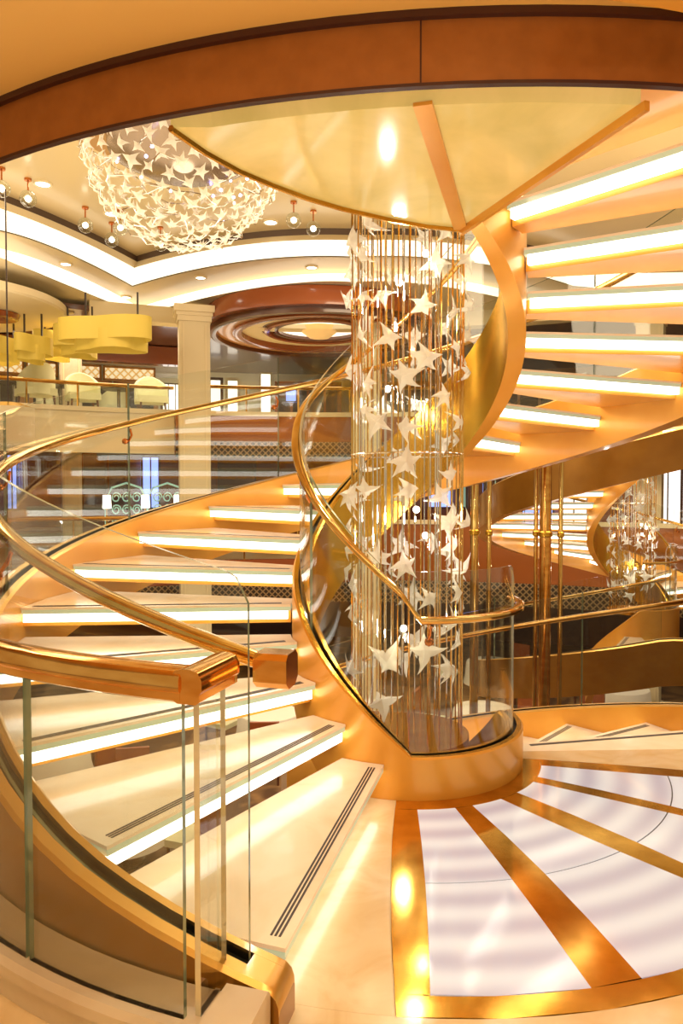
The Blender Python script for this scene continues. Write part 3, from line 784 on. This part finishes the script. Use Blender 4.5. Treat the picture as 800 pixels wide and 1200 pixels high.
# rounded inner cornice line
for (px, py, lb) in ((50, 215, 'round downlight above the globes at far left'), (317, 260, 'round downlight right of the dome chandelier'), (131, 250, 'round downlight by left edge of dome chandelier')):
    p = atz(px, py, Z0); mb = MB(); mb.lathe((0, 0, -.012), [(.001, 0), (.10, 0)], 'lamp_white', 16); o = mb.build('downlight'); o.location = p; tag(o, lb, 'downlight', 'round downlights in the atrium ceiling')
    m2 = MB(); m2.lathe((0, 0, -.02), [(.10, .0), (.13, .0), (.13, .02), (.10, .01)], 'cream_light', 16); m2.build('bezel', o)
for (px, py, lb) in ((77, 309, 'small downlight low on left side of the cove soffit'), (148, 348, 'small downlight just above the pointed cusp of the cove'), (235, 325, 'small downlight right of the cusp of the cove'), (365, 313, 'small downlight left of the near star column'), (710, 168, 'downlight seen above the top glowing step at right')):
    p = atz(px, py, Z2-.03 if px > 700 else Z1); mb = MB(); mb.lathe((0, 0, -.012), [(.001, 0), (.085, 0)], 'lamp_white', 16); o = mb.build('downlight'); o.location = p; tag(o, lb, 'downlight', 'round downlights in the atrium ceiling')
    m2 = MB(); m2.lathe((0, 0, -.02), [(.085, .0), (.115, .0), (.115, .02), (.085, .01)], 'cream_light', 16); m2.build('bezel', o)
# globe pendants
def globe(px, py, lb):
    p = atz(px, py, Z0-.28); t = empty('globe_pendant', (p.x, p.y, Z0), lb, 'pendant lamp', 'glass globe pendants under the atrium ceiling')
    mb = MB(); mb.lathe((0, 0, -.03), [(.001, .03), (.05, .03), (.05, 0), (.001, 0)], 'copper', 12); mb.tube([(0, 0, -.03), (0, 0, -.16)], .012, 'copper', 6); mb.build('mount', t)
    mb = MB(); mb.sphere((0, 0, -.28), .115, 'glass_bend', 16, 10); mb.build('globe', t)
    mb = MB(); mb.sphere((0, 0, -.28), .045, 'lamp_white', 10, 6); mb.build('bulb', t)
for g in ((2, 221, 'clear globe pendant at the left edge under the fascia'), (33, 233, 'clear globe pendant second from the left edge'), (100, 264, 'clear globe pendant left of dome chandelier, left of a close pair'),
          (141, 267, 'upper clear globe of the close pair by dome chandelier'), (131, 281, 'lower clear globe of the close pair by dome chandelier'), (188, 286, 'clear globe pendant just below the dome chandelier'),
          (344, 258, 'left clear globe of the pair right of dome chandelier'), (367, 268, 'right clear globe of the pair right of dome chandelier'), (600, 262, 'clear globe pendant seen through the right steps')): globe(*g)

# dome chandelier of stars
def dome():
    px, d = 215, 8.6; z0 = 5.42; rad = 1.13; p = atd(px, 200, d)
    t = empty('dome_chandelier', (p.x, p.y, z0), 'large hemispherical chandelier of white glass stars under the atrium ceiling', 'chandelier')
    mb = MB(); mb.lathe((0, 0, .35), [(.001, 0), (1.55, 0), (1.6, .03)], 'recess_brown', 48); mb.build('ceiling_plate', t)
    mb = MB(); mb.lathe((0, 0, 0), [(.001, -.30), (.5, -.26), (.85, -.08), (.9, .34)], 'silver_plate', 40); mb.build('reflector', t)
    rnd = random.Random(5); n = 260; g = pi*(3-math.sqrt(5)); extra = []; cnt = 0; pts = []
    for i in range(n):
        zz = -1+ (i+.5)/n*1.12
        rr = math.sqrt(max(0, 1-zz*zz)); a = g*i; q = Vector((rr*cos(a), rr*sin(a), zz)); pts.append(q)
    order = sorted(range(n), key=lambda i: pts[i].y)      # those facing the hall first
    stuff = MB(); idx = []
    for c_, i in enumerate(order):
        q = pts[i]; loc = q*rad*rnd.uniform(.97, 1.03); sp = rnd.uniform(0, 6.28); sc = rnd.uniform(.62, .88)
        if c_ < 100: put(rnd.choice(STARS), 'star', t, loc, q+Vector((rnd.uniform(-.3, .3),)*3), sp, sc*1.05)
        else:
            me = rnd.choice(STARS); qt = q.to_track_quat('Z', 'Y')
            from mathutils import Quaternion
            qq = qt @ Quaternion((0, 0, 1), sp); o_ = len(stuff.v)
            stuff.v += [tuple(loc+qq @ (v.co*sc)) for v in me.vertices]
            for pg in me.polygons: stuff.f.append(tuple(o_+k for k in pg.vertices)); stuff.m.append(stuff.mi('star_glass'))
    s_ = stuff.build('star_cluster', t); s_['kind'] = 'stuff'
    mb = MB()
    for i in range(0, n, 2):
        q = pts[i]; j = min(n-1, i+rnd.choice((8, 13, 21))); b = pts[j]; m_ = (q+b).normalized()*1.04
        mb.tube([q*rad, (q*.5+m_*.6).normalized()*rad*1.02, m_*rad, b*rad], .006, 'chrome', 5)
    mb.build('wire_cage', t)
    mb = MB(); mb.sphere((0, 0, 0), .018, 'blue_led', 8, 6); led = mb.mesh('led_light')
    for i in range(22):
        o_ = bpy.data.objects.new('led_light', led); COL.objects.link(o_); o_.parent = t; o_.location = pts[rnd.randrange(60, n)]*rad*.72
    l = bpy.data.lights.new('dome_light', 'POINT'); l.energy = 6; l.color = (1, .93, .8); l.shadow_soft_size = .2
    lo = bpy.data.objects.new('dome_light', l); COL.objects.link(lo); lo.parent = t; lo.location = (0, 0, -.35)
dome()

# wood-ringed dome recess at centre
def recess(px, py, z, R0, lb, s=1.):
    p = atz(px, py, z); t = empty('dome_recess', (p.x, p.y, z), lb, 'ceiling feature')
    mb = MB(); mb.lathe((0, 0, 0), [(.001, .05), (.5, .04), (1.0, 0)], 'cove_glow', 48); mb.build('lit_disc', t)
    for r0, r1, m_, z0, z1, nmm in ((1.0, 1.10, 'wood_dark', -.06, .0, 'inner_ring'), (1.10, 1.22, 'chrome', -.04, .0, 'silver_ring'), (1.22, 1.34, 'wood', -.10, 0, 'wood_ring'), (1.34, 1.42, 'silver_plate', -.04, .0, 'silver_ring'), (1.42, 1.9, 'cream', -.05, 0, 'cream_ring'), (1.9, 2.1, 'wood', -.16, 0, 'wood_ring'), (2.1, 2.5, 'wood_light', -.12, .02, 'wood_ring'), (2.5, 2.65, 'wood_dark', -.20, .04, 'wood_ring')):
        mb = MB(); mb.lathe((0, 0, 0), [(r0, z1), (r0, z0), ((r0+r1)/2, z0-.02), (r1, z0), (r1, z1)], m_, 64); mb.build(nmm, t)
    t.scale = (.86, .86, 1)
    mb = MB(); mb.lathe((0, 0, -.0), [(.001, -.22), (.25, -.19), (.42, -.08), (.46, .02)], 'lattice_lit', 24); mb.build('bowl_lamp', t)
recess(374, 385, 4.84, 1, 'round wood-ringed ceiling recess with glowing centre and small bowl lamp')
def wood_arc():
    # tall wooden arch edge stepping down around the recess
    p = atz(374, 385, 4.84)
    t = None
    mb = MB(); prof = [(2.68, -.10), (2.68, .28), (2.76, .28), (2.84, .0), (2.84, -.12)]
    mb.lathe((0, 0, 0), [(2.66, -.05), (2.66, .26), (2.75, .26), (2.85, -.02), (2.85, -.1), (2.66, -.1)], 'wood', 64)
    o = mb.build('curved_wood_cornice'); o.location = p; o.scale = (.86, .86, 1); tag(o, 'curved reddish wood cornice around the recess right of square column', 'cornice')
wood_arc()
# left round cream soffit with a wooden medallion
p = atz(-60, 362, 4.74); mb = MB(); mb.lathe((0, 0, 0), [(.001, 0), (1.98, 0), (2.02, .03), (2.02, .15)], 'cream_light', 64); o = mb.build('round_soffit'); o.location = p; tag(o, 'round cream ceiling soffit at the left edge above the yellow lamps', 'soffit')
p = atz(-6, 368, 4.73); mb = MB(); mb.lathe((0, 0, 0), [(.15, -.03), (.2, -.08), (.3, -.05), (.4, -.09), (.44, 0)], 'wood', 32); mb.lathe((0, 0, 0), [(.001, -.05), (.15, -.03)], 'chrome', 24); o = mb.build('wood_medallion'); o.location = p; tag(o, 'round wooden medallion with silver centre at the left edge', 'medallion')
p = atz(79, 358, 5.03); mb = MB(); mb.lathe((0, 0, 0), [(.001, 0), (.14, 0), (.15, -.05), (.001, -.05)], 'cream_light', 16); mb.tube([(-.1, 0, -.13), (.12, 0, -.11)], .055, 'cream', 10); o = mb.build('ceiling_camera'); o.location = p; tag(o, 'small twin security camera on the cream soffit above yellow lamps', 'security camera')

# yellow ribbon pendant lamps
def ribbon(px0, px1, pyt, pyb, d, lb, ph):
    a = atd(px0, pyt, d); b = atd(px1, pyb, d); h_ = a.z-b.z; w_ = b.x-a.x; c_ = (a+b)/2
    t = empty('ribbon_lamp', (c_.x, c_.y, b.z), lb, 'pendant lamp', 'yellow ribbon lamps over the upper deck lounge')
    def loop(s_, z0, z1, ph_):
        mb = MB(); fr = []
        for k in range(41):
            u = 2*pi*k/40; r = 1+.22*sin(3*u+ph_)
            x, y = w_/2*s_*r*cos(u), .45*s_*r*sin(u); x2, y2 = x*.985, y*.985
            fr.append([(x, y, z0), (x, y, z1), (x2, y2, z1), (x2, y2, z0)])
        mb.sweep(fr, 'yellow_fabric', caps=False); return mb
    loop(1, h_*.28, h_, ph).build('ribbon_shade', t); loop(.75, 0, h_*.62, ph+1.6).build('ribbon_shade', t)
    for x in (-.3, .3):
        mb = MB(); mb.tube([(x*w_, 0, h_*.8), (x*w_, 0, 4.9-b.z)], .018, 'dark', 6); mb.build('hanger', t)
for r_ in ((-14, 24, 398, 426, 14.6, 'yellow ribbon lamp at the left edge', 0), (22, 56, 396, 424, 13.8, 'yellow ribbon lamp second from the left edge', 1), (44, 88, 391, 421, 14.9, 'yellow ribbon lamp third from left, middle of the row', 2),
           (70, 118, 384, 418, 13.9, 'yellow ribbon lamp second from the square column', 3), (80, 182, 375, 411, 12.9, 'widest yellow ribbon lamp, nearest the square column', 4)): ribbon(*r_)
# beams of the upper deck ceiling
for tt, rr_, z_, m_ in ((-72, 12.6, 4.62, 'wood'), ):
    o = ring('ceiling_beam', -72, -14.5, 14.3, 14.6, 4.46, 4.88, 'wood'); tag(o, 'dark red wood beam behind the yellow ribbon lamps', 'beam')
struct(ring('ceiling', -72, -14.5, 14.65, 18, 4.68, 4.73, 'linen'))
# things on the upper deck back wall
def tmid(px, r):   # ring angle of a pixel column at ring radius r
    v = ray(px, 574); a = v.x; lo, hi = 0, 60
    for _ in range(50):
        m_ = (lo+hi)/2
        if math.hypot(v.x*m_, v.y*m_-4) < r: lo = m_
        else: hi = m_
    return math.degrees(math.atan2(v.x*m_, v.y*m_-4))
def wall_panel(px0, px1, r, z0, z1, m, name, lb, cat, frame='wood_light', fw=.06, thick=.06, group=None, mull=0):
    t0, t1 = tmid(px0, r), tmid(px1, r); c_ = Q((t0+t1)/2, r, z0); w_ = 2*r*sin(R(abs(t1-t0)/2))
    t = empty(name, c_, lb, cat, group, rz=-R((t0+t1)/2)); h_ = z1-z0
    if m.startswith('lattice'):
        uvmesh('lattice', [([(-w_/2, 0, 0), (w_/2, 0, 0), (w_/2, 0, h_), (-w_/2, 0, h_)], [(0, 0), (w_, 0), (w_, h_), (0, h_)])], m, t)
    else:
        mb = MB(); mb.box((0, .02, h_/2), (w_, .03, h_), m); mb.build('panel', t, smooth=False)
    mb = MB()
    for s_ in (-1, 1):
        mb.box((s_*(w_/2-fw/2), -.02, h_/2), (fw, thick, h_), frame); mb.box((0, -.02, h_/2+s_*(h_/2-fw/2)), (w_, thick, fw), frame)
    for k in range(mull): mb.box((-w_/2+w_*(k+1)/(mull+1), -.015, h_/2), (fw*.6, thick*.7, h_), frame)
    mb.build('frame', t, smooth=False)
for px0, px1, lb in ((-8, 30, 'lit lattice screen at left edge above lounge'), (32, 69, 'lit lattice screen left of the grey pillar'), (88, 120, 'lit lattice screen right of the grey pillar'), (122, 183, 'wide lattice screen ending at the wood door frame')):
    wall_panel(px0, px1, 16.2, 4.28, 4.66, 'lattice_lit', 'lattice_screen', lb, 'screen', fw=.05, group='lattice screens above the lounge')
for px0, px1, lb in ((-6, 30, 'wood-framed dark opening behind left edge armchair'), (34, 66, 'wood-framed dark opening left of grey pillar'), (90, 132, 'wood-framed dark opening right of grey pillar'), (134, 186, 'wood-framed dark opening nearest the square column')):
    wall_panel(px0, px1, 16.3, 2.97, 4.28, 'dark', 'framed_opening', lb, 'wall opening', fw=.12, group='openings behind the lounge')
wall_panel(190, 214, 17, 2.97, 4.4, 'shop_white', 'display_shelf', 'bright display of bottles left of the square column', 'display', 'grey_metal', .04, mull=2)
wall_panel(244, 262, 17, 2.97, 4.6, 'pale_glow', 'mirror_panel', 'leftmost pale arched wall mirror right of square column', 'mirror', 'wood_dark', .08)
wall_panel(264, 282, 17, 2.97, 4.6, 'pale_glow', 'mirror_panel', 'pale wall mirror second right of square column', 'mirror', 'cream_light', .08)
wall_panel(304, 319, 16.5, 2.97, 4.7, 'shop_white', 'light_column', 'tall glowing white light column on upper deck', 'light', 'cream', .05)
wall_panel(322, 400, 16.8, 2.97, 4.5, 'dark', 'bar_niche', 'dark framed niche with blue screen right of glowing light column', 'niche', 'wood', .12, mull=3)
wall_panel(334, 348, 16.6, 3.9, 4.3, 'shop_blue', 'screen', 'small blue screen in the dark niche', 'screen', 'wood_dark', .03)
wall_panel(440, 520, 16.8, 2.97, 4.5, 'wood_dark', 'bar_niche', 'dark wood niche behind the near star column', 'niche', 'wood_light', .12, mull=3)
wall_panel(560, 680, 16.8, 2.97, 4.5, 'dark', 'bar_niche', 'dark niche on the upper deck behind the right steps', 'niche', 'wood_light', .12, mull=4)
# middle deck shops
for px0, px1, m_, lb in ((6, 22, 'shop_blue', 'narrow blue lit shop window at far left'), (98, 126, 'wood_dark', 'dark shop window right of the pilaster'), (165, 188, 'shop_blue', 'pale blue shop window between mint scroll screens'), (128, 150, 'wood_dark', 'dark shop panel behind the left mint scroll screen'),
                         (255, 300, 'wood_dark', 'dark shop window right of the square column'), (500, 530, 'shop_blue', 'blue lit shop window behind the near star column'), (536, 548, 'mint', 'mint scroll lit window beside the amber pole'),
                         (610, 650, 'shop_blue', 'blue lit shop window behind the second staircase, left'), (655, 690, 'shop_white', 'white lit shop window behind the second staircase'), (765, 800, 'shop_white', 'lit shop opening at right edge past the star column')):
    wall_panel(px0, px1, 17.2, .9 if px0 < 600 else .3, 2.4, m_, 'shop_window', lb, 'shop window', 'wood_dark', .06, mull=1)
def mint_screen(px, lb):
    t0 = tmid(px, 15.5); c_ = Q(t0, 15.5, 0); t = empty('scroll_screen', c_, lb, 'screen', 'mint scroll screens on the middle deck', rz=-R(t0))
    mb = MB(); mb.tube([(-.5, 0, 0), (-.5, 0, 1.2), (-.35, 0, 1.5), (0, 0, 1.62), (.35, 0, 1.5), (.5, 0, 1.2), (.5, 0, 0)], .03, 'mint', 6)
    for x in (-.25, 0, .25):
        for z in (.3, .62, .94, 1.25):
            mb.tube([(x+.12*cos(a)*(1-a/14), 0, z+.14*sin(a)*(1-a/14)) for a in [k*.55 for k in range(18)]], .018, 'mint', 5)
    mb.build('scrollwork', t)
mint_screen(148, 'left mint green scrollwork screen on the middle deck'); mint_screen(196, 'right mint green scrollwork screen on the middle deck')
def table_lamp(px, lb):
    t0 = tmid(px, 14.6); t = empty('table_lamp', Q(t0, 14.6, 0), lb, 'lamp', 'white shaded lamps on the middle deck')
    mb = MB(); mb.lathe((0, 0, 0), [(.001, 0), (.2, .0), (.2, .03), (.03, .06), (.03, 1.0), (.001, 1.0)], 'polished_brass', 14); mb.build('base', t)
    mb = MB(); mb.lathe((0, 0, 1.0), [(.10, 0), (.09, .32)], 'lamp_white', 16); mb.build('lamp_shade', t)
for px, lb in ((125, 'white shaded lamp left of the mint screens'), (170, 'white shaded lamp between the mint screens'), (208, 'white shaded lamp by the square column')): table_lamp(px, lb)
# lounge furniture on the upper deck
def armchair(px, r, z, rz, lb, grp):
    t0 = tmid(px, r); t = empty('armchair', Q(t0, r, z), lb, 'chair', grp, rz=rz)
    mb = MB(); mb.sweep([[(-.32+.02*k, y, .34), (-.32+.02*k, y, .48), (.32-.02*k, y, .48), (.32-.02*k, y, .34)] for k, y in ((1, -.34), (0, -.3), (0, .26), (1, .3))], 'upholstery'); mb.build('seat', t)
    mb = MB(); fr = []
    for k in range(13):
        a = R(-110+220*k/12); rr = .36; hh = .98-.34*abs(math.sin(a*.75))**2
        x, y = rr*sin(a), rr*cos(a)*.95; fr.append([(x, y, .36), (x, y, hh), (x*.86, y*.86, hh-.02), (x*.86, y*.86, .36)])
    mb.sweep(fr, 'upholstery'); mb.build('backrest', t)
    for x in (-.25, .25):
        for y in (-.25, .25):
            mb = MB(); mb.tube([(x*1.1, y*1.1, 0), (x, y, .34)], [.015, .025], 'wood_dark', 6); mb.build('leg', t)
def rtable(px, r, z, lb, grp, rad=.38, cloth=False):
    t0 = tmid(px, r); t = empty('round_table', Q(t0, r, z), lb, 'table', grp)
    mb = MB(); mb.lathe((0, 0, .70), [(.001, 0), (rad-.02, 0), (rad, .015), (rad, .03), (.001, .04)], 'linen' if cloth else 'dark', 24); mb.build('tabletop', t)
    mb = MB(); mb.lathe((0, 0, 0), [(.001, 0), (.25, 0), (.25, .03), (.035, .07), (.035, .70), (.001, .70)], 'grey_metal', 14); mb.build('pedestal', t)
g1 = 'lounge chairs on the far upper deck'
for px, r, rz, lb in ((-20, 13.8, .3, 'pale green armchair at left edge of upper deck'), (44, 12.2, -2.4, 'pale green armchair left of the grey pillar'), (62, 14.6, 2.2, 'pale green armchair just before the grey pillar'), (98, 12.6, .5, 'pale green armchair with broad back right of grey pillar'),
                      (132, 14.6, -2.0, 'pale green armchair beneath the wide lattice screen'), (178, 12.6, .4, 'pale green armchair nearest the square column')): armchair(px, r, 2.97, rz, lb, g1)
for px, lb in ((18, 'dark round lounge table near left edge of upper deck'), (72, 'dark round lounge table before the grey pillar'), (140, 'dark round lounge table nearest square column')): rtable(px, 13.3, 2.97, lb, 'dark lounge tables on the upper deck')
# dining furniture on the lower deck
g2 = 'chairs on the lower deck'
for i, (x, y) in enumerate(((-4.2, 10.5), (-1.2, 12), (.6, 10.2), (2.4, 12.2), (-2.6, 8.6), (3.2, 15.6), (5.2, 13.5))):
    where = ('left end', 'beyond the steps', 'behind the glass drum', 'behind the poles', 'under the lower steps', 'far centre', 'far right')[i]
    t = empty('round_table', (x, y, -3), 'white clothed dining table on lower deck, '+where, 'table', 'dining tables on the lower deck')
    mb = MB(); mb.lathe((0, 0, 0), [(.001, .76), (.5, .76), (.51, .74), (.54, .45), (.58, .30), (.56, .30)], 'linen', 32); mb.build('tablecloth_drape', t)
    mb = MB(); mb.lathe((0, 0, 0), [(.001, 0), (.25, 0), (.25, .03), (.04, .07), (.04, .72)], 'grey_metal', 14); mb.build('pedestal', t)
    for k in range(3):
        a = k*2.1+i; lx, ly = x+.95*sin(a), y+.95*cos(a)
        lab = ('grey green dining chair on lower deck, %s, %s the table' % (where, ('north of', 'right of', 'left of')[k]))
        c_ = empty('dining_chair', (lx, ly, -3), lab, 'chair', g2, rz=-a)
        mb = MB(); mb.box((0, 0, .45), (.46, .46, .08), 'upholstery'); mb.build('seat', c_)
        mb = MB(); mb.box((0, .22, .72), (.44, .05, .5), 'wood'); mb.build('backrest', c_)
        for sx in (-.2, .2):
            for sy in (-.2, .2):
                mb = MB(); mb.tube([(sx, sy, 0), (sx, sy, .42)], .02, 'wood_dark', 6); mb.build('leg', c_)
for (x, y, lb) in ((2.3, 9.2, 'low bushy green planter seen through the drum glass'),):
    t = empty('planter', (x, y, -3), lb, 'plant')
    mb = MB(); mb.lathe((0, 0, 0), [(.001, 0), (.35, 0), (.45, .6), (.42, .6), (.3, .55)], 'dark', 20); mb.build('pot', t)
    mb = MB(); rnd = random.Random(2)
    for k in range(90):
        a = rnd.uniform(0, 6.28); e_ = rnd.uniform(.2, 1.4); L = rnd.uniform(.3, .55); dx, dy, dz = cos(a)*cos(e_)*L, sin(a)*cos(e_)*L, sin(e_)*L
        mb.add([(0, 0, .55), (dx*.5-.04*sin(a), dy*.5+.04*cos(a), .55+dz*.6), (dx, dy, .55+dz*.8), (dx*.5+.04*sin(a), dy*.5-.04*cos(a), .55+dz*.6)], [(0, 1, 2, 3)], 'plant_green')
    mb.build('foliage', t)
# drum lamp at the left edge
p = atd(10, 500, 9.0); t = empty('drum_lamp', (p.x, p.y, p.z-.25), 'white drum shade lamp at the left edge behind the rail', 'lamp')
mb = MB(); mb.lathe((0, 0, 0), [(.30, 0), (.30, .48), (.29, .48), (.29, 0)], 'cream_light', 32); s_ = mb.build('lamp_shade', t)
mb = MB(); mb.sphere((0, 0, .2), .06, 'lamp_white'); mb.build('bulb', t)
mb = MB(); mb.lathe((0, 0, 0), [(.001, .50), (.15, .54), (.25, .5), (.3, .48)], 'gold', 24); mb.tube([(0, 0, .5), (0, 0, 5.1-(p.z-.25))], .01, 'dark', 6); mb.build('mount', t)
